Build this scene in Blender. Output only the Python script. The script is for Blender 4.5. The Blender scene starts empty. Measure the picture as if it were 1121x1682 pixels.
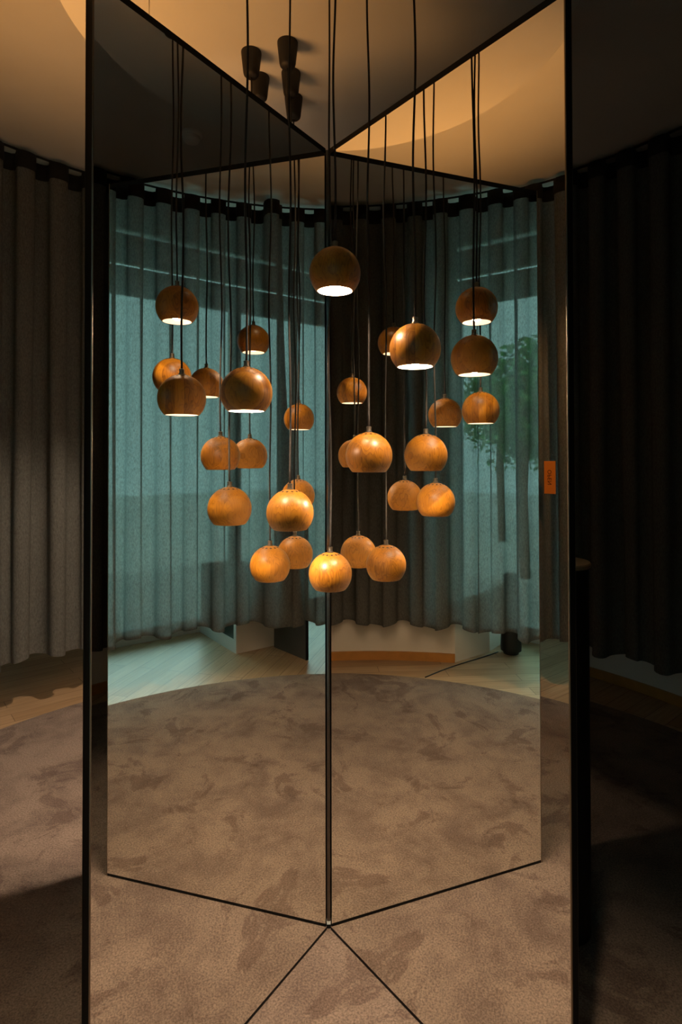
import bpy, bmesh, math, random
from mathutils import Vector, Matrix
random.seed(7)
R = math.radians
PI = math.pi
S = bpy.context.scene
COL = S.collection

# ------------------------------------------------------------------ camera
CAM = Vector((0.01664, -1.79977, 1.44841))
YAW, PITCH, ROLL, FPX, SY = R(-0.75973), R(0.78553), R(-0.11228), 952.01, -105.377
fx = Vector((math.cos(YAW), math.sin(YAW), 0)); fy = Vector((-math.sin(YAW), math.cos(YAW), 0)); fz = Vector((0, 0, 1))
fwd = fy * math.cos(PITCH) + fz * math.sin(PITCH)
up0 = -fy * math.sin(PITCH) + fz * math.cos(PITCH)
rgt = fx * math.cos(ROLL) + up0 * math.sin(ROLL)
upv = -fx * math.sin(ROLL) + up0 * math.cos(ROLL)
cd = bpy.data.cameras.new('camera'); cam = bpy.data.objects.new('camera', cd); COL.objects.link(cam)
M = Matrix.Identity(4)
for i in range(3):
    M[i][0], M[i][1], M[i][2], M[i][3] = rgt[i], upv[i], -fwd[i], CAM[i]
cam.matrix_world = M
cd.sensor_fit = 'HORIZONTAL'; cd.sensor_width = 36.0; cd.lens = FPX / 1121 * 36.0
cd.shift_y = SY / 1121; cd.clip_start = 0.02; cd.clip_end = 200
S.camera = cam

# ------------------------------------------------------------------ world, lights, exposure
S.view_settings.view_transform = 'Standard'; S.view_settings.look = 'None'
S.view_settings.gamma = 1.0; S.view_settings.exposure = 0.2; S.view_settings.use_curve_mapping = False
S.cycles.max_bounces = 14; S.cycles.glossy_bounces = 10; S.cycles.diffuse_bounces = 4
S.cycles.transparent_max_bounces = 16; S.cycles.blur_glossy = 1.0
S.cycles.sample_clamp_indirect = 3.0; S.cycles.use_denoising = True
SKY_STRENGTH = 4.3
SKY_COLOR = (0.66, 0.89, 0.95)
BULB_STRENGTH = 680.0
BULB_COLOR = (1.0, 0.72, 0.49)
w = bpy.data.worlds.new('sky'); S.world = w; w.use_nodes = True
bg = w.node_tree.nodes['Background']; bg.inputs[0].default_value = (*SKY_COLOR, 1); bg.inputs[1].default_value = SKY_STRENGTH

def light(name, kind, loc, aim, power, color, **kw):
    ld = bpy.data.lights.new(name, kind); ld.energy = power; ld.color = color
    for k, v in kw.items(): setattr(ld, k, v)
    o = bpy.data.objects.new(name, ld); COL.objects.link(o); o.location = loc
    o.rotation_euler = (Vector(aim) - Vector(loc)).to_track_quat('-Z', 'Y').to_euler()
    return o
# recessed downlight in the middle of the ceiling drum, above the hub
light('downlight', 'SPOT', (0.0, 0.10, 2.82), (0, 0.02, 0), 15, (1, 0.70, 0.42), spot_size=R(57), spot_blend=0.12, shadow_soft_size=0.03)
# ceiling spotlight behind the camera, aimed down at the foot of the mirrors
light('unseen_spot', 'SPOT', (-0.35, -2.0, 3.12), (0.0, -0.35, 0.40), 22, (1, 0.72, 0.46), spot_size=R(24), spot_blend=0.35, shadow_soft_size=0.07)
light('unseen_spot', 'SPOT', (-0.25, -2.0, 3.12), (0.0, -1.15, 0.0), 95, (1, 0.75, 0.46), spot_size=R(50), spot_blend=0.6, shadow_soft_size=0.05)  # added wide spot without a known fixture, lifts the carpet around the camera
# warm uplighter standing to the left of the mirrors
light('uplighter', 'SPOT', (-1.15, -0.25, 1.75), (-0.85, -0.1, 3.2), 58, (1, 0.46, 0.13), spot_size=R(112), spot_blend=0.8, shadow_soft_size=0.35)
# downlight in the drum over the sector behind the left mirror
light('downlight', 'SPOT', (-0.38, 0.42, 2.80), (-0.85, 0.78, 0), 150, (1, 0.78, 0.56), spot_size=R(88), spot_blend=0.45, shadow_soft_size=0.04)
# added warm spot, no fixture known, brightens the left curtain
light('unseen_spot', 'SPOT', (-1.0, -1.35, 3.14), (-2.05, -0.88, 0.9), 75, (1, 0.52, 0.20), spot_size=R(62), spot_blend=0.8, shadow_soft_size=0.04)
# sun outside, from behind the house
light('sun', 'SUN', (0, 5, 10), (0, -1.6, 3.0), 6.0, (0.85, 1.0, 0.98), angle=R(1))

# ------------------------------------------------------------------ helpers
def new_bm(): return bmesh.new()
def box(bm, x0, x1, y0, y1, z0, z1, mat=None):
    vs = [Vector((x, y, z)) for x in (x0, x1) for y in (y0, y1) for z in (z0, z1)]
    if mat: vs = [mat @ v for v in vs]
    v = [bm.verts.new(p) for p in vs]
    for f in ((0, 1, 3, 2), (4, 6, 7, 5), (0, 4, 5, 1), (2, 3, 7, 6), (0, 2, 6, 4), (1, 5, 7, 3)):
        bm.faces.new([v[i] for i in f])
def lathe(bm, prof, seg=32, cx=0, cy=0, cap0=False, cap1=False):
    rings = []
    for r, z in prof:
        rings.append([bm.verts.new((cx + r * math.cos(2 * PI * k / seg), cy + r * math.sin(2 * PI * k / seg), z)) for k in range(seg)])
    for a, b in zip(rings, rings[1:]):
        for k in range(seg):
            bm.faces.new((a[k], a[(k + 1) % seg], b[(k + 1) % seg], b[k]))
    if cap0: bm.faces.new(rings[0][::-1])
    if cap1: bm.faces.new(rings[-1])
def tube(bm, pts, r, seg=8, closed=False):
    n = len(pts); rings = []
    for i, p in enumerate(pts):
        p = Vector(p)
        a = Vector(pts[i - 1]) if (i > 0 or closed) else p
        b = Vector(pts[(i + 1) % n]) if (i < n - 1 or closed) else p
        t = (b - a).normalized()
        u = t.orthogonal().normalized() if abs(t.z) > 0.9 else t.cross(Vector((0, 0, 1))).normalized()
        if abs(t.z) > 0.9: u = t.cross(Vector((0, 1, 0))).normalized()
        v = t.cross(u)
        rings.append([bm.verts.new(p + r * (math.cos(2 * PI * k / seg) * u + math.sin(2 * PI * k / seg) * v)) for k in range(seg)])
    for i in range(n if closed else n - 1):
        a, b = rings[i], rings[(i + 1) % n]
        for k in range(seg):
            bm.faces.new((a[k], a[(k + 1) % seg], b[(k + 1) % seg], b[k]))
    if not closed:
        bm.faces.new(rings[0][::-1]); bm.faces.new(rings[-1])
def sphere(bm, r, c=(0, 0, 0), u=24, v=14, sq=(1, 1, 1)):
    m = Matrix.Translation(c) @ Matrix.Diagonal((*sq, 1))
    bmesh.ops.create_uvsphere(bm, u_segments=u, v_segments=v, radius=r, matrix=m)
def mesh(name, bm, mats, smooth=False, fix=True):
    if fix: bmesh.ops.recalc_face_normals(bm, faces=bm.faces)
    me = bpy.data.meshes.new(name); bm.to_mesh(me); bm.free()
    for m in (mats if isinstance(mats, (list, tuple)) else [mats]): me.materials.append(m)
    if smooth: me.polygons.foreach_set('use_smooth', [True] * len(me.polygons))
    return me
def ob(name, me, parent=None, loc=None, rot=None):
    o = bpy.data.objects.new(name, me); COL.objects.link(o)
    if parent: o.parent = parent
    if loc is not None: o.location = loc
    if rot is not None: o.rotation_euler = rot
    return o
def obj(name, bm, mats, parent=None, smooth=False, loc=None, rot=None, fix=True):
    return ob(name, mesh(name, bm, mats, smooth, fix), parent, loc, rot)
def bevel(o, wd=0.002, seg=2):
    b = o.modifiers.new('bevel', 'BEVEL'); b.width = wd; b.segments = seg; b.limit_method = 'ANGLE'
    return o
def autosmooth(o, ang=35):
    for p in o.data.polygons: p.use_smooth = True
    o.data.set_sharp_from_angle(angle=R(ang)); return o
def thing(name, label, cat, loc=(0, 0, 0), rotz=0, group=None):
    o = bpy.data.objects.new(name, None); COL.objects.link(o); o.empty_display_size = 0.1
    o.location = loc; o.rotation_euler = (0, 0, rotz)
    return tag(o, label, cat, group)
def tag(o, label, cat, group=None):
    o['label'] = label; o['category'] = cat
    if group: o['group'] = group
    return o
def struct(o, label, cat):
    o['kind'] = 'structure'; o['label'] = label; o['category'] = cat; return o

# ------------------------------------------------------------------ materials
def mat(name):
    m = bpy.data.materials.new(name); m.use_nodes = True; nt = m.node_tree
    return m, nt, nt.nodes['Principled BSDF'], nt.nodes, nt.links
def plain(name, color, rough=0.6, metal=0.0, spec=0.5, noise=0.0, scale=20.0):
    m, nt, p, N, L = mat(name)
    p.inputs['Roughness'].default_value = rough; p.inputs['Metallic'].default_value = metal
    p.inputs['Specular IOR Level'].default_value = spec
    if noise:
        tc = N.new('ShaderNodeTexCoord'); n = N.new('ShaderNodeTexNoise'); n.inputs['Scale'].default_value = scale; n.inputs['Detail'].default_value = 5
        L.new(tc.outputs['Object'], n.inputs['Vector'])
        r = N.new('ShaderNodeValToRGB'); r.color_ramp.elements[0].position = 0.3; r.color_ramp.elements[1].position = 0.7
        r.color_ramp.elements[0].color = (*[c * (1 - noise) for c in color], 1); r.color_ramp.elements[1].color = (*[min(1, c * (1 + noise)) for c in color], 1)
        L.new(n.outputs['Fac'], r.inputs['Fac']); L.new(r.outputs['Color'], p.inputs['Base Color'])
    else:
        p.inputs['Base Color'].default_value = (*color, 1)
    return m
def math_node(N, L, op, a, b=None, c=None):
    n = N.new('ShaderNodeMath'); n.operation = op
    for i, v in enumerate((a, b, c)):
        if v is None: continue
        if hasattr(v, 'links'): L.new(v, n.inputs[i])
        else: n.inputs[i].default_value = v
    return n.outputs[0]

def make_ball_wood():
    m, nt, p, N, L = mat('oiled_wood')
    tc = N.new('ShaderNodeTexCoord'); oi = N.new('ShaderNodeObjectInfo')
    sx = N.new('ShaderNodeSeparateXYZ'); L.new(tc.outputs['Object'], sx.inputs[0])
    # laminated staves: slabs along x, so joints run over the ball as meridian-like bands
    rnd = math_node(N, L, 'MULTIPLY', oi.outputs['Random'], 37.0)
    s = math_node(N, L, 'MULTIPLY_ADD', sx.outputs['X'], 46.0, rnd)
    cell = math_node(N, L, 'FLOOR', s)
    wn = N.new('ShaderNodeTexWhiteNoise'); wn.noise_dimensions = '1D'; L.new(cell, wn.inputs['W'])
    # grain: growth rings distorted, offset for each stave
    off = N.new('ShaderNodeCombineXYZ')
    L.new(math_node(N, L, 'MULTIPLY', wn.outputs['Value'], 3.0), off.inputs[0]); L.new(rnd, off.inputs[1]); L.new(math_node(N, L, 'MULTIPLY', wn.outputs['Value'], 5.0), off.inputs[2])
    add = N.new('ShaderNodeVectorMath'); L.new(tc.outputs['Object'], add.inputs[0]); L.new(off.outputs[0], add.inputs[1])
    mp = N.new('ShaderNodeMapping'); mp.inputs['Scale'].default_value = (26, 26, 7); L.new(add.outputs[0], mp.inputs['Vector'])
    n1 = N.new('ShaderNodeTexNoise'); n1.inputs['Scale'].default_value = 1.0; n1.inputs['Detail'].default_value = 2; L.new(mp.outputs[0], n1.inputs['Vector'])
    rings = math_node(N, L, 'SUBTRACT', 1.0, math_node(N, L, 'POWER', math_node(N, L, 'FRACT', math_node(N, L, 'MULTIPLY', n1.outputs['Fac'], 13.0)), 3.0))
    mp2 = N.new('ShaderNodeMapping'); mp2.inputs['Scale'].default_value = (420, 420, 26); L.new(add.outputs[0], mp2.inputs['Vector'])
    n2 = N.new('ShaderNodeTexNoise'); n2.inputs['Scale'].default_value = 1.0; n2.inputs['Detail'].default_value = 3; L.new(mp2.outputs[0], n2.inputs['Vector'])
    g = math_node(N, L, 'MULTIPLY_ADD', rings, 0.34, math_node(N, L, 'MULTIPLY', n2.outputs['Fac'], 0.45))
    g = math_node(N, L, 'MULTIPLY_ADD', wn.outputs['Value'], 0.50, g)
    r = N.new('ShaderNodeValToRGB'); e = r.color_ramp.elements
    e[0].position = 0.30; e[0].color = (0.13, 0.043, 0.0025, 1); e[1].position = 0.95; e[1].color = (0.37, 0.150, 0.010, 1)
    L.new(g, r.inputs['Fac']); L.new(r.outputs['Color'], p.inputs['Base Color'])
    p.inputs['Roughness'].default_value = 0.38; p.inputs['Specular IOR Level'].default_value = 0.45
    b = N.new('ShaderNodeBump'); b.inputs['Strength'].default_value = 0.08; b.inputs['Distance'].default_value = 0.001
    L.new(n2.outputs['Fac'], b.inputs['Height']); L.new(b.outputs[0], p.inputs['Normal'])
    return m
def make_carpet():
    m, nt, p, N, L = mat('velour_carpet')
    tc = N.new('ShaderNodeTexCoord')
    def noise(sc, det=4, rough=0.5, dist=0.0):
        n = N.new('ShaderNodeTexNoise'); n.inputs['Scale'].default_value = sc; n.inputs['Detail'].default_value = det
        n.inputs['Roughness'].default_value = rough; n.inputs['Distortion'].default_value = dist
        L.new(tc.outputs['Object'], n.inputs['Vector']); return n.outputs['Fac']
    a = noise(3.2, 6, 0.62, 0.6); bfine = noise(170, 3, 0.7); c = noise(9, 4, 0.6, 0.3)
    r = N.new('ShaderNodeValToRGB'); e = r.color_ramp.elements
    e[0].position = 0.36; e[0].color = (0.132, 0.094, 0.080, 1); e[1].position = 0.56; e[1].color = (0.24, 0.182, 0.150, 1)
    s = math_node(N, L, 'MULTIPLY_ADD', c, 0.35, math_node(N, L, 'MULTIPLY', a, 0.65))
    L.new(s, r.inputs['Fac'])
    st = noise(3.7, 5, 0.66, 0.9); r3 = N.new('ShaderNodeValToRGB'); r3.color_ramp.elements[0].position = 0.55; r3.color_ramp.elements[0].color = (1, 1, 1, 1); r3.color_ramp.elements[1].position = 0.61; r3.color_ramp.elements[1].color = (0.66, 0.62, 0.62, 1)
    L.new(st, r3.inputs['Fac'])
    m3 = N.new('ShaderNodeMix'); m3.data_type = 'RGBA'; m3.blend_type = 'MULTIPLY'; m3.inputs[0].default_value = 1.0
    L.new(r.outputs['Color'], m3.inputs[6]); L.new(r3.outputs['Color'], m3.inputs[7])
    mx = N.new('ShaderNodeMix'); mx.data_type = 'RGBA'; mx.blend_type = 'MULTIPLY'; mx.inputs[0].default_value = 1.0
    r2 = N.new('ShaderNodeValToRGB'); r2.color_ramp.elements[0].position = 0.32; r2.color_ramp.elements[0].color = (0.5, 0.5, 0.5, 1); r2.color_ramp.elements[1].position = 0.68; r2.color_ramp.elements[1].color = (1.4, 1.4, 1.4, 1)
    L.new(bfine, r2.inputs['Fac']); L.new(m3.outputs[2], mx.inputs[6]); L.new(r2.outputs['Color'], mx.inputs[7])
    L.new(mx.outputs[2], p.inputs['Base Color'])
    p.inputs['Roughness'].default_value = 1.0; p.inputs['Specular IOR Level'].default_value = 0.1
    p.inputs['Sheen Weight'].default_value = 0.15
    b = N.new('ShaderNodeBump'); b.inputs['Strength'].default_value = 0.5; b.inputs['Distance'].default_value = 0.004
    L.new(bfine, b.inputs['Height']); L.new(b.outputs[0], p.inputs['Normal'])
    return m
def make_floor_wood():
    m, nt, p, N, L = mat('oak_planks')
    tc = N.new('ShaderNodeTexCoord'); mp = N.new('ShaderNodeMapping'); mp.inputs['Rotation'].default_value = (0, 0, R(-39)); L.new(tc.outputs['Object'], mp.inputs['Vector'])
    br = N.new('ShaderNodeTexBrick'); br.inputs['Scale'].default_value = 1.0; br.inputs['Brick Width'].default_value = 0.9; br.inputs['Row Height'].default_value = 0.11
    br.inputs['Mortar Size'].default_value = 0.0016; br.inputs['Color1'].default_value = (0.42, 0.27, 0.15, 1); br.inputs['Color2'].default_value = (0.55, 0.38, 0.23, 1); br.inputs['Mortar'].default_value = (0.13, 0.075, 0.04, 1)
    L.new(mp.outputs[0], br.inputs['Vector'])
    mp2 = N.new('ShaderNodeMapping'); mp2.inputs['Scale'].default_value = (2.5, 45, 1); L.new(mp.outputs[0], mp2.inputs['Vector'])
    n = N.new('ShaderNodeTexNoise'); n.inputs['Scale'].default_value = 1.5; n.inputs['Detail'].default_value = 4; L.new(mp2.outputs[0], n.inputs['Vector'])
    mx = N.new('ShaderNodeMix'); mx.data_type = 'RGBA'; mx.blend_type = 'MULTIPLY'; mx.inputs[0].default_value = 0.6
    r = N.new('ShaderNodeValToRGB'); r.color_ramp.elements[0].position = 0.3; r.color_ramp.elements[0].color = (0.6, 0.56, 0.5, 1); r.color_ramp.elements[1].position = 0.65
    L.new(n.outputs['Fac'], r.inputs['Fac']); L.new(br.outputs['Color'], mx.inputs[6]); L.new(r.outputs['Color'], mx.inputs[7]); L.new(mx.outputs[2], p.inputs['Base Color'])
    p.inputs['Roughness'].default_value = 0.42
    return m
def make_linen():
    m, nt, p, N, L = mat('grey_linen')
    out = N['Material Output']; N.remove(p)
    tc = N.new('ShaderNodeTexCoord'); mp = N.new('ShaderNodeMapping'); mp.inputs['Scale'].default_value = (150, 150, 60); L.new(tc.outputs['Object'], mp.inputs['Vector'])
    n = N.new('ShaderNodeTexNoise'); n.inputs['Scale'].default_value = 1.0; n.inputs['Detail'].default_value = 4; n.inputs['Roughness'].default_value = 0.7; L.new(mp.outputs[0], n.inputs['Vector'])
    r = N.new('ShaderNodeValToRGB'); r.color_ramp.elements[0].position = 0.25; r.color_ramp.elements[0].color = (0.08, 0.078, 0.072, 1); r.color_ramp.elements[1].position = 0.75; r.color_ramp.elements[1].color = (0.21, 0.203, 0.186, 1)
    L.new(n.outputs['Fac'], r.inputs['Fac'])
    d = N.new('ShaderNodeBsdfDiffuse'); t = N.new('ShaderNodeBsdfTranslucent'); tr = N.new('ShaderNodeBsdfTransparent')
    L.new(r.outputs['Color'], d.inputs['Color']); 
    rt = N.new('ShaderNodeValToRGB'); rt.color_ramp.elements[0].position = 0.25; rt.color_ramp.elements[0].color = (0.105, 0.116, 0.112, 1); rt.color_ramp.elements[1].position = 0.75; rt.color_ramp.elements[1].color = (0.25, 0.275, 0.265, 1)
    L.new(n.outputs['Fac'], rt.inputs['Fac']); L.new(rt.outputs['Color'], t.inputs['Color']); tr.inputs['Color'].default_value = (0.85, 0.96, 0.95, 1)
    m1 = N.new('ShaderNodeMixShader'); m1.inputs[0].default_value = 0.33; L.new(d.outputs[0], m1.inputs[1]); L.new(t.outputs[0], m1.inputs[2])
    m2 = N.new('ShaderNodeMixShader'); L.new(math_node(N, L, 'MULTIPLY', n.outputs['Fac'], 0.10), m2.inputs[0]); L.new(m1.outputs[0], m2.inputs[1]); L.new(tr.outputs[0], m2.inputs[2])
    L.new(m2.outputs[0], out.inputs['Surface'])
    return m
def make_glass(tint=(0.78, 0.93, 0.92)):
    m, nt, p, N, L = mat('window_glass')
    out = N['Material Output']; N.remove(p)
    tr = N.new('ShaderNodeBsdfTransparent'); tr.inputs['Color'].default_value = (*tint, 1)
    gl = N.new('ShaderNodeBsdfGlossy'); gl.inputs['Roughness'].default_value = 0.02
    fr = N.new('ShaderNodeFresnel'); fr.inputs['IOR'].default_value = 1.45
    mx = N.new('ShaderNodeMixShader'); L.new(fr.outputs[0], mx.inputs[0]); L.new(tr.outputs[0], mx.inputs[1]); L.new(gl.outputs[0], mx.inputs[2]); L.new(mx.outputs[0], out.inputs['Surface'])
    return m
def make_emit(name, color, strength):
    m, nt, p, N, L = mat(name)
    p.inputs['Base Color'].default_value = (*color, 1)
    p.inputs['Emission Color'].default_value = (*color, 1); p.inputs['Emission Strength'].default_value = strength
    return m
def make_leaf(name, c0, c1):
    m, nt, p, N, L = mat(name)
    tc = N.new('ShaderNodeTexCoord'); n = N.new('ShaderNodeTexNoise'); n.inputs['Scale'].default_value = 6; L.new(tc.outputs['Object'], n.inputs['Vector'])
    r = N.new('ShaderNodeValToRGB'); r.color_ramp.elements[0].position = 0.35; r.color_ramp.elements[0].color = (*c0, 1); r.color_ramp.elements[1].position = 0.65; r.color_ramp.elements[1].color = (*c1, 1)
    L.new(n.outputs['Fac'], r.inputs['Fac']); L.new(r.outputs['Color'], p.inputs['Base Color']); p.inputs['Roughness'].default_value = 0.6
    return m

WOOD = make_ball_wood(); CARPET = make_carpet(); OAK = make_floor_wood(); LINEN = make_linen(); GLASS = make_glass()
MIRROR = plain('silver_mirror', (0.945, 0.935, 0.885), rough=0.0, metal=1.0)
BLACK = plain('black_board', (0.004, 0.004, 0.004), rough=0.6, spec=0.2)
BLACKGLOSS = plain('dark_polished_metal', (0.16, 0.15, 0.14), rough=0.22, metal=1.0)
STEEL = plain('brushed_steel', (0.6, 0.58, 0.54), rough=0.28, metal=1.0)
BRONZE = plain('dark_bronze', (0.26, 0.21, 0.16), rough=0.35, metal=1.0)
CORD = plain('black_fabric_cord', (0.018, 0.015, 0.013), rough=0.8, noise=0.4, scale=400)
TAPE = plain('black_tape', (0.004, 0.004, 0.004), rough=0.9)
WHITE = plain('white_enamel', (0.78, 0.76, 0.72), rough=0.6)
CUP = plain('black_canopy', (0.006, 0.0045, 0.0035), rough=0.6)
CEIL = plain('painted_ceiling', (0.62, 0.60, 0.56), rough=0.9, noise=0.03, scale=3)
WALL = plain('painted_wall', (0.76, 0.70, 0.60), rough=0.9, noise=0.03, scale=4)
SKIRT = plain('oak_baseboard', (0.50, 0.22, 0.045), rough=0.5, noise=0.12, scale=14)
FRAME = plain('window_frame_paint', (0.55, 0.56, 0.55), rough=0.5)
DARKGLASS = plain('dark_glass', (0.02, 0.035, 0.035), rough=0.08)
PIER = plain('pale_pier_paint', (0.55, 0.50, 0.44), rough=0.8)
DARKPANEL = plain('charcoal_board', (0.06, 0.06, 0.056), rough=0.55, noise=0.1, scale=8)
BINM = plain('black_plastic', (0.012, 0.014, 0.016), rough=0.4)
TAN = plain('tan_wood_top', (0.20, 0.15, 0.085), rough=0.5, noise=0.08, scale=20)
ORANGE = plain('orange_card', (0.80, 0.26, 0.03), rough=0.6)
INK = plain('brown_ink', (0.06, 0.02, 0.006), rough=0.7)
BULB = make_emit('warm_bulb', BULB_COLOR, BULB_STRENGTH)

# ------------------------------------------------------------------ setting
ZC = 3.21
def arc_pts(cx, cy, r, a0, a1, n):
    return [(cx + r * math.cos(a0 + (a1 - a0) * i / n), cy + r * math.sin(a0 + (a1 - a0) * i / n)) for i in range(n + 1)]
def wall_strip(bm, inner, outer, z0, z1):
    n = len(inner)
    v = [[bm.verts.new((*inner[i], z0)), bm.verts.new((*inner[i], z1)), bm.verts.new((*outer[i], z1)), bm.verts.new((*outer[i], z0))] for i in range(n)]
    for a, b in zip(v, v[1:]):
        for k in range(4): bm.faces.new((a[k], b[k], b[(k + 1) % 4], a[(k + 1) % 4]))
    bm.faces.new(v[0][::-1]); bm.faces.new(v[-1])

PLAN = [(-3.6, -3.2), (1.02, -3.2), (1.02, -2.44), (3.0, -2.44), (3.0, 3.3), (-3.6, 3.3)]
def prism(bm, poly, z0, z1):
    lo = [bm.verts.new((x, y, z0)) for x, y in poly]; hi = [bm.verts.new((x, y, z1)) for x, y in poly]; n = len(poly)
    for k in range(n): bm.faces.new((lo[k], lo[(k + 1) % n], hi[(k + 1) % n], hi[k]))
    bm.faces.new(lo[::-1]); bm.faces.new(hi)
bm = new_bm(); prism(bm, PLAN, -0.10, -0.006); struct(obj('floor', bm, OAK), 'oak plank floor around the round carpet', 'floor')
bm = new_bm(); prism(bm, PLAN, ZC, ZC + 0.12); struct(obj('ceiling', bm, CEIL), 'pale painted ceiling above the curtain track', 'ceiling')
bm = new_bm(); lathe(bm, [(0.793, ZC), (0.793, 2.832), (0.791, 2.83)], 128, -0.02, 0.004, cap0=True, cap1=True)
struct(obj('trim_1', bm, CEIL), 'round dropped ceiling drum above the mirrors', 'ceiling drum')
autosmooth(bpy.data.objects['trim_1'])
# round carpet
bm = new_bm(); lathe(bm, [(2.155, -0.006), (2.155, -0.001), (2.15, 0.0)], 160, 0.009, 0.088, cap0=True, cap1=True)
carpet = obj('carpet', bm, CARPET); tag(carpet, 'round taupe velour carpet with dark scuffs beneath the mirrors', 'carpet')
# curved wall on the right, running round behind the mirrors
a0, a1 = math.atan2(-2.594, 1.08), R(96)
inn = arc_pts(-0.46, 0.23, 2.81, a0, a1, 64); out = arc_pts(-0.46, 0.23, 2.93, a0, a1, 64)
a2 = math.atan2(-2.550, 1.18)
bm = new_bm(); wall_strip(bm, inn, out, -0.006, 0.40)
wall_strip(bm, arc_pts(-0.46, 0.23, 2.81, a2, a1, 64), arc_pts(-0.46, 0.23, 2.93, a2, a1, 64), 0.40, ZC); o = struct(obj('wall_right', bm, WALL), 'curved cream wall behind the dark right curtain', 'wall'); autosmooth(o)
bm = new_bm(); wall_strip(bm, arc_pts(-0.46, 0.23, 2.796, a0, a1, 64), arc_pts(-0.46, 0.23, 2.8095, a0, a1, 64), -0.005, 0.055)
o = struct(obj('baseboard_right', bm, SKIRT), 'orange-brown oak baseboard along the curved wall', 'baseboard'); autosmooth(o)
bm = new_bm(); box(bm, -3.6, -0.74, 3.02, 3.16, -0.006, ZC); struct(obj('wall_front', bm, WALL), 'cream wall hidden beyond the left curtain', 'wall')
bm = new_bm(); box(bm, -3.6, -3.46, -3.2, 3.02, -0.006, ZC); struct(obj('wall_left', bm, WALL), 'cream wall at the left of the room', 'wall')
# back wall: short return from the curved wall, then glazing
RET_I = [(0.62, -2.366), (0.50, -2.72), (0.48, -3.16)]; RET_O = [(0.72, -2.40), (0.60, -2.74), (0.58, -3.16)]
bm = new_bm(); wall_strip(bm, RET_I, RET_O, -0.006, 0.40)
struct(obj('wall_back', bm, WALL), 'low cream return wall in front of the daylit window', 'wall')
bm = new_bm(); wall_strip(bm, [(0.72, -2.43), (0.93, -3.16)], [(0.82, -2.41), (1.03, -3.16)], -0.006, ZC)
struct(obj('wall_back_right', bm, WALL), 'cream wall closing the window bay on the right', 'wall')
def window(idx, x0, x1, y, label):
    root = struct(bpy.data.objects.new('window_%d' % idx, None), label, 'window'); COL.objects.link(root); root.location = (0, 0, 0)
    bm = new_bm(); d = 0.06
    box(bm, x0, x1, y, y + d, -0.006, 0.10); box(bm, x0, x1, y, y + d, 2.70, 2.78)
    for x in (x0, x1 - 0.05): box(bm, x, x + 0.05, y, y + d, 0.10, 2.70)
    for xm in ([0.12] if x1 > 0 else [-1.8]): box(bm, xm - 0.03, xm + 0.03, y, y + d, 0.10, 2.70)
    obj('window_frame', bm, FRAME, root)
    bm = new_bm(); box(bm, x0 + 0.05, x1 - 0.05, y + 0.026, y + 0.034, 0.10, 2.70); obj('pane', bm, GLASS, root)
    bm = new_bm(); box(bm, x0, x1, y, y + d, 2.78, 2.915); box(bm, x0, x1, y, y + d, 2.945, 3.17); obj('lintel', bm, WALL, root)
    bm = new_bm(); box(bm, x0, x1, y + 0.026, y + 0.034, 2.915, 2.945); box(bm, x0, x1, y + 0.026, y + 0.034, 3.17, ZC); obj('pane', bm, GLASS, root)
window(1, -1.20, 0.93, -3.16, 'tall daylit window behind the sheer curtain')
window(2, -2.35, -1.20, -3.16, 'tall window left of the window pier')
bm = new_bm(); box(bm, -3.46, -2.35, -3.16, -3.04, -0.006, ZC); struct(obj('wall_back_left', bm, WALL), 'cream wall left of the back windows', 'wall')
# window pier with a glazed side
bm = new_bm(); box(bm, -1.20, -0.885, -3.10, -2.43, -0.006, 0.56); struct(obj('wall_pier', bm, PIER), 'low pale pier standing before the back windows', 'wall')
bm = new_bm(); box(bm, -0.885, -0.875, -3.10, -2.43, -0.006, 0.09); box(bm, -0.885, -0.875, -2.47, -2.43, 0.09, 0.56)
struct(obj('trim_2', bm, FRAME), 'pale frame strip along the foot of the pier', 'trim')
bm = new_bm(); box(bm, -0.8845, -0.879, -3.09, -2.472, 0.091, 0.555); struct(obj('trim_3', bm, DARKGLASS), 'dark glass on the side of the pier', 'glass')

# ------------------------------------------------------------------ mirror star
AL, AR = R(235.4178), R(-52.3551 + 360)
bis = (AL + AR) / 2 - PI
HUB = Vector((math.cos(bis), math.sin(bis), 0)) * (0.012 / math.sin((AR - AL) / 2))
rest = (2 * PI - (AR - AL)) / 4
angs = [AL, AR, AR + rest, AR + 2 * rest, AR + 3 * rest]
plabels = ['tall mirror panel facing the front on the left of the seam', 'tall mirror panel facing the front on the right of the seam',
           'mirror panel radiating to the right behind the front right panel', 'mirror panel radiating straight back behind the seam',
           'mirror panel radiating to the left behind the front left panel']
X0, X1 = 0.0265, 0.0165 + 0.804
bm = new_bm(); box(bm, X0, X1, -0.0118, 0.0118, 0.0, 2.405); core_me = mesh('core_board', bm, BLACK)
bm = new_bm(); box(bm, X0, X1 - 0.003, 0.0117, 0.0120, 0.0095, 2.388); glass_a = mesh('mirror', bm, MIRROR)
bm = new_bm(); box(bm, X0, X1 - 0.003, -0.0120, -0.0117, 0.0095, 2.388); glass_b = mesh('mirror', bm, MIRROR)
def trim_me(s):
    bm = new_bm()
    vs = [(X1 - 0.003, s * 0.0120), (X1 - 0.0005, s * 0.0126), (X1 + 0.0008, s * 0.0112), (X1 - 0.003, s * 0.0110)]
    lo = [bm.verts.new((x, y, 0.0)) for x, y in vs]; hi = [bm.verts.new((x, y, 2.405)) for x, y in vs]
    for k in range(4): bm.faces.new((lo[k], lo[(k + 1) % 4], hi[(k + 1) % 4], hi[k]))
    bm.faces.new(lo); bm.faces.new(hi)
    return mesh('edge_trim', bm, BRONZE)
tr_a, tr_b = trim_me(1), trim_me(-1)
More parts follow.
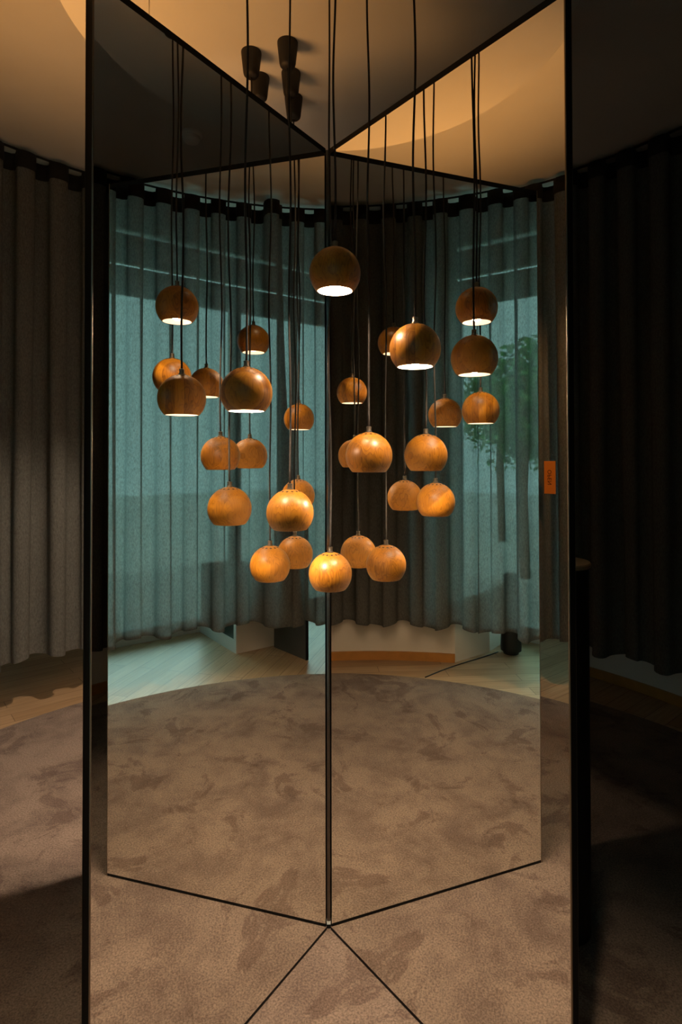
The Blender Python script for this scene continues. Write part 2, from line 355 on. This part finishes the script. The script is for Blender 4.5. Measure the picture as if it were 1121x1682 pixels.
for a, lb in zip(angs, plabels):
    t = thing('mirror_panel', lb, 'mirror', (HUB.x, HUB.y, 0.0), a, 'mirror panels of the star')
    ob('core_board', core_me, t); ob('mirror', glass_a, t); ob('mirror', glass_b, t); ob('edge_trim', tr_a, t); ob('edge_trim', tr_b, t)
t = thing('hub_post', 'slim dark polished post in the seam between the mirrors', 'post', (HUB.x, HUB.y, 0.0))
bm = new_bm(); lathe(bm, [(0.0258, 0.024), (0.0258, 2.402)], 40, cap0=True, cap1=True); autosmooth(obj('post', bm, BLACKGLOSS, t))
bm = new_bm(); lathe(bm, [(0.0262, 0.014), (0.0262, 0.023)], 40, cap0=True, cap1=True); o = obj('collar', bm, WHITE, t); autosmooth(o); o['label'] = 'pale collar near the foot'
bm = new_bm(); lathe(bm, [(0.024, 0.0), (0.024, 0.0135)], 40, cap0=True, cap1=True); autosmooth(obj('foot', bm, BLACK, t))

# ------------------------------------------------------------------ pendant lamps
RB = 0.06; ACUT = math.asin(0.72)           # opening radius 0.72 r
def ball_profile(r, a_top, n=22):
    return [(r * math.sin(a_top + (PI - ACUT - a_top) * i / n), r * math.cos(a_top + (PI - ACUT - a_top) * i / n)) for i in range(n + 1)]
bm = new_bm(); o_ = ball_profile(RB, R(6)); i_ = ball_profile(RB - 0.0045, R(6))
zr = o_[-1][1]
prof = o_ + [(o_[-1][0] - 0.0012, zr - 0.0006), (i_[-1][0] + 0.0004, zr - 0.0006)]
lathe(bm, prof, 56, cap0=True); shade_me = mesh('shade', bm, WOOD, True)
bm = new_bm(); lathe(bm, i_[:-1] + [(i_[-1][0], zr - 0.0002)], 48, cap0=True); inner_me = mesh('inner_lining', bm, WHITE, True)
bm = new_bm(); sphere(bm, 0.0175, (0, 0, -0.021), 20, 12); bulb_me = mesh('bulb', bm, BULB, True)
bm = new_bm(); lathe(bm, [(0.012, 0.054), (0.012, -0.006)], 20, cap0=True, cap1=True); socket_me = mesh('socket', bm, WHITE, True)
bm = new_bm()
for k in range(12):
    a = 2 * PI * k / 12; pol = R(24)
    d = Vector((math.sin(pol) * math.cos(a), math.sin(pol) * math.sin(a), math.cos(pol)))
    q = d.to_track_quat('Z', 'Y').to_matrix().to_4x4()
    bmesh.ops.create_circle(bm, cap_ends=True, segments=12, radius=0.0034, matrix=Matrix.Translation(d * (RB + 0.0003)) @ q)
vent_me = mesh('vent_holes', bm, TAPE)
bm = new_bm(); lathe(bm, [(0.0088, RB - 0.002), (0.0088, RB + 0.0015), (0.0068, RB + 0.003), (0.0062, RB + 0.010), (0.0068, RB + 0.0105), (0.0068, RB + 0.014), (0.0045, RB + 0.015)], 24, cap0=True, cap1=True)
grip_me = mesh('cord_grip', bm, BRONZE)
ZD = 2.83
bm = new_bm(); lathe(bm, [(0.0345, 0.0), (0.0345, -0.006), (0.0275, -0.070), (0.0255, -0.078), (0.020, -0.084), (0.009, -0.087)], 36, cap0=True, cap1=True)
canopy_me = mesh('canopy', bm, CUP)
bm = new_bm(); lathe(bm, [(0.0345, 0.0), (0.0345, -0.005), (0.030, -0.030), (0.026, -0.037), (0.009, -0.040)], 36, cap0=True, cap1=True)
low_canopy_me = mesh('canopy', bm, CUP)
def pendant(x, y, z, label, seed, group, cup=None, ch=0.087):
    rr = random.Random(seed)
    t = thing('pendant_lamp', label, 'lamp', (x, y, z), rr.uniform(0, 6.28), group)
    s = ob('shade', shade_me, t)
    ob('vent_holes', vent_me, s); ob('inner_lining', inner_me, s)
    ob('socket', socket_me, t); ob('bulb', bulb_me, t)
    autosmooth(ob('cord_grip', grip_me, t)); autosmooth(ob('canopy', cup or canopy_me, t, loc=(0, 0, ZD - z)))
    bm = new_bm(); L = ZD - ch - z; z0 = RB + 0.014; n = 40; pts = []
    ph = [rr.uniform(0, 6.28) for _ in range(4)]
    for i in range(n + 1):
        u = i / n; e = math.sin(PI * u) ** 0.6 if 0 < u < 1 else 0
        pts.append((e * 0.0035 * math.sin(5.1 * u * L * 2 + ph[0]), e * 0.0035 * math.sin(4.3 * u * L * 2 + ph[1]), z0 + (L - z0) * u))
    tube(bm, pts, 0.0027, 8); obj('cord', bm, CORD, t, True)
    return t
front = [((0.02119, -0.45187, 1.87480), 'highest wooden ball pendant lamp, dark brown shade hanging in front of the mirror seam'),
         ((0.20864, -0.44776, 1.69814), 'second highest wooden ball pendant lamp, front right, shadow across its right half'),
         ((-0.18398, -0.46066, 1.59367), 'large wooden ball pendant lamp hanging front left, third from the top'),
         ((0.10803, -0.31297, 1.44883), 'wooden ball pendant lamp with swirling grain, right of the seam at mid height'),
         ((-0.09378, -0.32301, 1.30374), 'wooden ball pendant lamp left of the seam, second lowest of the front cluster'),
         ((0.00761, -0.18267, 1.12042), 'lowest wooden ball pendant lamp, hanging closest to the mirror seam')]
for k, (p, lb) in enumerate(front): pendant(*p, lb, 11 + k, 'wooden ball pendants in front of the mirrors', low_canopy_me, 0.040)
rot = Matrix.Rotation(-2 * rest - 0.0, 3, 'Z')
blabels = ['pendant lamp behind left mirror, black ceiling cup mostly hidden by the mirror edge', None,
           'pendant lamp behind the left mirror, lowest black ceiling cup of the right stack of three',
           'pendant lamp behind the left mirror, leftmost black ceiling cup',
           'pendant lamp behind the left mirror, middle black ceiling cup of the right stack of three',
           'pendant lamp behind the left mirror, top black ceiling cup of the right stack of three']
H2 = Vector((HUB.x, HUB.y, 0))
bpos = {0: (-0.249, 0.300), 2: (-0.134, 0.418), 3: (-0.262, 0.170), 4: (-0.134, 0.276), 5: (-0.134, 0.122)}
for k, (p, lb) in enumerate(front):
    if blabels[k] is None: continue
    pendant(bpos[k][0], bpos[k][1], p[2], blabels[k], 31 + k, 'wooden ball pendants behind the left mirror')
# thin wire hanging from the drum on the left
t = thing('hanging_wire', 'thin pale wire hanging from the ceiling drum above the left mirror', 'wire', (-0.526, -0.097, 2.56))
bm = new_bm(); tube(bm, [(0, 0, 0.27), (0.001, 0, 0.14), (0, 0, 0.01)], 0.0016, 8); obj('wire', bm, STEEL, t, True)
bm = new_bm(); lathe(bm, [(0.002, 0.012), (0.004, 0.010), (0.004, 0.0)], 16, cap0=True, cap1=True); obj('end_weight', bm, STEEL, t)

# ------------------------------------------------------------------ curtains on a round track
CC = (-0.045, 0.02); RC = 2.265; NW = 80; ZT = 3.172; ZH = 0.292
bm = new_bm(); pts = [(CC[0] + RC * math.cos(2 * PI * k / 160), CC[1] + RC * math.sin(2 * PI * k / 160), 3.188) for k in range(160)]
tube(bm, pts, 0.007, 8, closed=True); trk = obj('track', bm, TAPE, None, True)
trk.name = 'curtain_track'; tag(trk, 'thin black circular curtain track under the ceiling', 'curtain track')
def fold_r(th, f, seed):
    # f 0 at the heading, 1 at the hem
    a = NW * th
    j = 0.35 * math.sin(7.3 * th + seed) + 0.25 * math.sin(17.1 * th + 2 * seed)
    top = 0.052 * math.sin(a + j)
    low = 0.046 * math.sin(a + j + 0.5 * f * math.sin(5 * th + seed)) + 0.030 * math.sin(a * 0.5 + 3 * j + seed)
    g = f * f * (3 - 2 * f)
    return RC + top * (1 - g) + low * g
def curtain(d0, d1, label, seed, sweep=0.0, front=0.0):
    # sweep: degrees the first edge swings out at the hem; front: how far the first stretch laps in front of the last curtain
    t = thing('curtain', label, 'curtain', (CC[0] + RC * math.cos(R((d0 + d1) / 2)), CC[1] + RC * math.sin(R((d0 + d1) / 2)), ZH), 0, 'grey linen curtains on the round track')
    ox, oy = t.location.x, t.location.y
    n = int(abs(d1 - d0) / 360 * NW * 14); rows = 22
    def grid(z0, z1, dr, nr):
        bm = new_bm(); vs = []
        for j in range(nr + 1):
            z = z0 + (z1 - z0) * j / nr; f = max(0, min(1, (ZT - z) / (ZT - ZH)))
            row = []
            for i in range(n + 1):
                u = i / n; th = R(d0 + (d1 - d0) * u)
                th -= R(sweep) * f * f * max(0, 1 - u / 0.25) ** 2
                r = fold_r(th, f, seed) + dr
                a = NW * th + 0.35 * math.sin(7.3 * th + seed) + 0.25 * math.sin(17.1 * th + 2 * seed)
                if 0 < i < n: th -= (0.85 - 0.35 * f) / NW * math.sin(2 * a)
                r -= front * max(0, min(1, (0.10 - u) / 0.04))
                zz = z + (0.012 * math.sin(NW * 0.5 * th + seed) * f if f > 0.98 else 0)
                row.append(bm.verts.new((CC[0] + r * math.cos(th) - ox, CC[1] + r * math.sin(th) - oy, zz - ZH)))
            vs.append(row)
        for a, b in zip(vs, vs[1:]):
            for i in range(n): bm.faces.new((a[i], a[i + 1], b[i + 1], b[i]))
        return bm
    obj('cloth', grid(ZT - 0.004, ZH, 0.0, rows), LINEN, t, True, fix=False)
    bm = grid(ZT, ZT - 0.095, -0.003, 2)
    o = obj('heading_tape', bm, TAPE, t, True, fix=False)
    s = o.modifiers.new('thickness', 'SOLIDIFY'); s.thickness = 0.006; s.offset = 1 if False else 0
    bm = grid(ZH + 0.022, ZH + 0.001, -0.0025, 1); obj('hem', bm, LINEN, t, True, fix=False)
    return t
curtain(92, 194, 'grey linen curtain hanging at the left edge, beyond the mirrors', 0.3)
curtain(195, 245.4, 'grey linen curtain with the orange tag pinned to it', 1.7)
curtain(244.5, 280.8, 'sheer-looking grey curtain in front of the daylit window', 2.9, sweep=4.0, front=0.11)
curtain(280.83, 358, 'dark grey curtain in front of the curved wall, right of the window', 4.1)
curtain(359, 451, 'very dark curtain hanging at the right edge of the photo', 5.5)

# orange OPEN tag on a fold of the left curtain
th = R(203.7); pc = Vector((-2.012, -0.858, 1.314))
t = thing('open_tag', 'orange card tag reading OPEN pinned to the left curtain', 'sign', (pc.x, pc.y, 1.214), 0)
ndir = Vector((-pc.x, -pc.y, 0)).normalized(); yaw = math.atan2(ndir.y, ndir.x) + PI / 2   # local -Y faces the room
t.rotation_euler = (0, 0, yaw)
bm = new_bm(); box(bm, -0.034, 0.034, -0.0015, 0.0015, 0.0, 0.2); obj('card', bm, ORANGE, t)
fc = bpy.data.curves.new('lettering', 'FONT'); fc.body = 'OPEN'; fc.size = 0.034; fc.align_x = 'CENTER'; fc.align_y = 'CENTER'; fc.extrude = 0.0003; fc.space_character = 1.1
tmp = bpy.data.objects.new('lettering_source', fc); COL.objects.link(tmp)
bpy.context.view_layer.update()
me = bpy.data.meshes.new_from_object(tmp.evaluated_get(bpy.context.evaluated_depsgraph_get())); bpy.data.objects.remove(tmp)
me.materials.clear(); me.materials.append(INK); me.name = 'lettering'
o = ob('lettering', me, t, loc=(0, -0.0019, 0.1)); o.rotation_euler = (Matrix.Rotation(R(90), 3, 'X') @ Matrix.Rotation(R(-90), 3, 'Z')).to_euler()

# ------------------------------------------------------------------ small things
# smoke detector
t = thing('smoke_detector', 'round smoke detector on the dim right ceiling', 'smoke detector', (1.537, -0.224, ZC))
bm = new_bm(); lathe(bm, [(0.06, 0), (0.06, -0.012), (0.052, -0.018)], 40, cap0=True, cap1=True); autosmooth(obj('base', bm, WHITE, t))
bm = new_bm(); lathe(bm, [(0.045, -0.018), (0.045, -0.036), (0.036, -0.046), (0.012, -0.05)], 40, cap0=True, cap1=True); autosmooth(obj('sensor_cap', bm, WHITE, t))
# black pedestal with tan top at the right
t = thing('pedestal', 'slim black pedestal with a tan round top beside the right mirror edge', 'pedestal', (0.714, 0.01, 0))
bm = new_bm(); lathe(bm, [(0.094, 0.0), (0.094, 1.105)], 48, cap0=True, cap1=True); autosmooth(obj('column', bm, BLACK, t))
bm = new_bm(); lathe(bm, [(0.098, 1.105), (0.101, 1.109), (0.101, 1.116), (0.098, 1.12)], 48, cap0=True, cap1=True); o = obj('top', bm, TAN, t); autosmooth(o); o['label'] = 'tan round top'
# charcoal board behind the curtain
t = thing('charcoal_board', 'dark charcoal board standing on the floor behind the curtain hem', 'board', (-1.205, -2.212, -0.006))
bm = new_bm(); box(bm, -0.009, 0.009, -0.19, 0.195, 0, 1.1, Matrix.Rotation(R(6), 4, 'Z')); bevel(obj('panel', bm, DARKPANEL, t))
bm = new_bm(); box(bm, -0.011, 0.011, 0.195, 0.203, 0, 1.1, Matrix.Rotation(R(6), 4, 'Z')); o = obj('edge_strip', bm, BLACK, t)
# tapered black bin
t = thing('tapered_bin', 'tapered black bin behind the curtain hem at the window', 'bin', (0.36, -2.78, -0.006))
bm = new_bm(); lathe(bm, [(0.055, 0.0), (0.058, 0.02), (0.074, 0.024), (0.076, 0.05), (0.052, 0.55), (0.048, 0.56)], 32, cap0=True, cap1=True); autosmooth(obj('body', bm, BINM, t))
bm = new_bm(); lathe(bm, [(0.05, 0.56), (0.054, 0.57), (0.04, 0.585)], 24, cap0=True, cap1=True); autosmooth(obj('lid', bm, BINM, t))
# cable on the floor
bm = new_bm(); pts = []
for i in range(25):
    u = i / 24; x = 0.665 + (0.455 - 0.665) * u + 0.012 * math.sin(5 * u); y = -1.99 + (-2.74 + 1.99) * u
    rad = math.hypot(x - 0.009, y - 0.088)
    pts.append((x, y, (0.004 if rad < 2.155 else -0.002)))
tube(bm, pts, 0.004, 8); tag(obj('cable', bm, BINM, None, True), 'thin black cable running across the floor to the tapered bin', 'cable')

# ------------------------------------------------------------------ outdoors beyond the window
PAVE = plain('pavement', (0.45, 0.45, 0.43), rough=0.9, noise=0.1, scale=3)
HOUSE = plain('house_render', (0.55, 0.55, 0.52), rough=0.9, noise=0.05, scale=2)
BARK = plain('bark', (0.10, 0.075, 0.05), rough=0.9, noise=0.3, scale=20)
LEAF = make_leaf('green_leaves', (0.06, 0.22, 0.06), (0.20, 0.50, 0.14))
bm = new_bm(); box(bm, -14, 12, -22, -3.2, -0.3, -0.12); struct(obj('pavement', bm, PAVE), 'pale pavement outside the window', 'ground')
def leaf_ball(bm, rr, c, r, n):
    for _ in range(n):
        d = Vector((rr.gauss(0, 1), rr.gauss(0, 1), rr.gauss(0, 1))).normalized() * r * rr.uniform(0.55, 1.0)
        p = Vector(c) + d; s = rr.uniform(0.04, 0.085)
        q = Matrix.Translation(p) @ Matrix.Rotation(rr.uniform(0, 6.28), 4, Vector((rr.gauss(0, 1), rr.gauss(0, 1), rr.gauss(0, 1))).normalized())
        vs = [bm.verts.new(q @ Vector(v)) for v in ((-s, 0, 0), (0, -s * 0.5, 0.01), (s, 0, 0), (0, s * 0.5, 0.01))]
        bm.faces.new(vs)
def tree(x, y, h, r, label, seed):
    rr = random.Random(seed); t = thing('tree', label, 'tree', (x, y, -0.12), 0, 'trees outside the window')
    bm = new_bm(); tube(bm, [(0, 0, 0), (0.03, 0, h * 0.4), (-0.02, 0.03, h * 0.8)], 0.07, 10); obj('trunk', bm, BARK, t, True)
    bm = new_bm()
    for _ in range(7): leaf_ball(bm, rr, (rr.uniform(-r, r) * 0.6, rr.uniform(-r, r) * 0.6, h * rr.uniform(0.55, 1.0)), r * 0.6, 420)
    obj('foliage', bm, LEAF, t, fix=False)
tree(1.25, -6.0, 2.7, 0.9, 'leafy green tree outside, seen through the right of the sheer curtain', 5)
tree(2.6, -9.0, 3.6, 1.4, 'larger green tree outside, further from the window', 6)
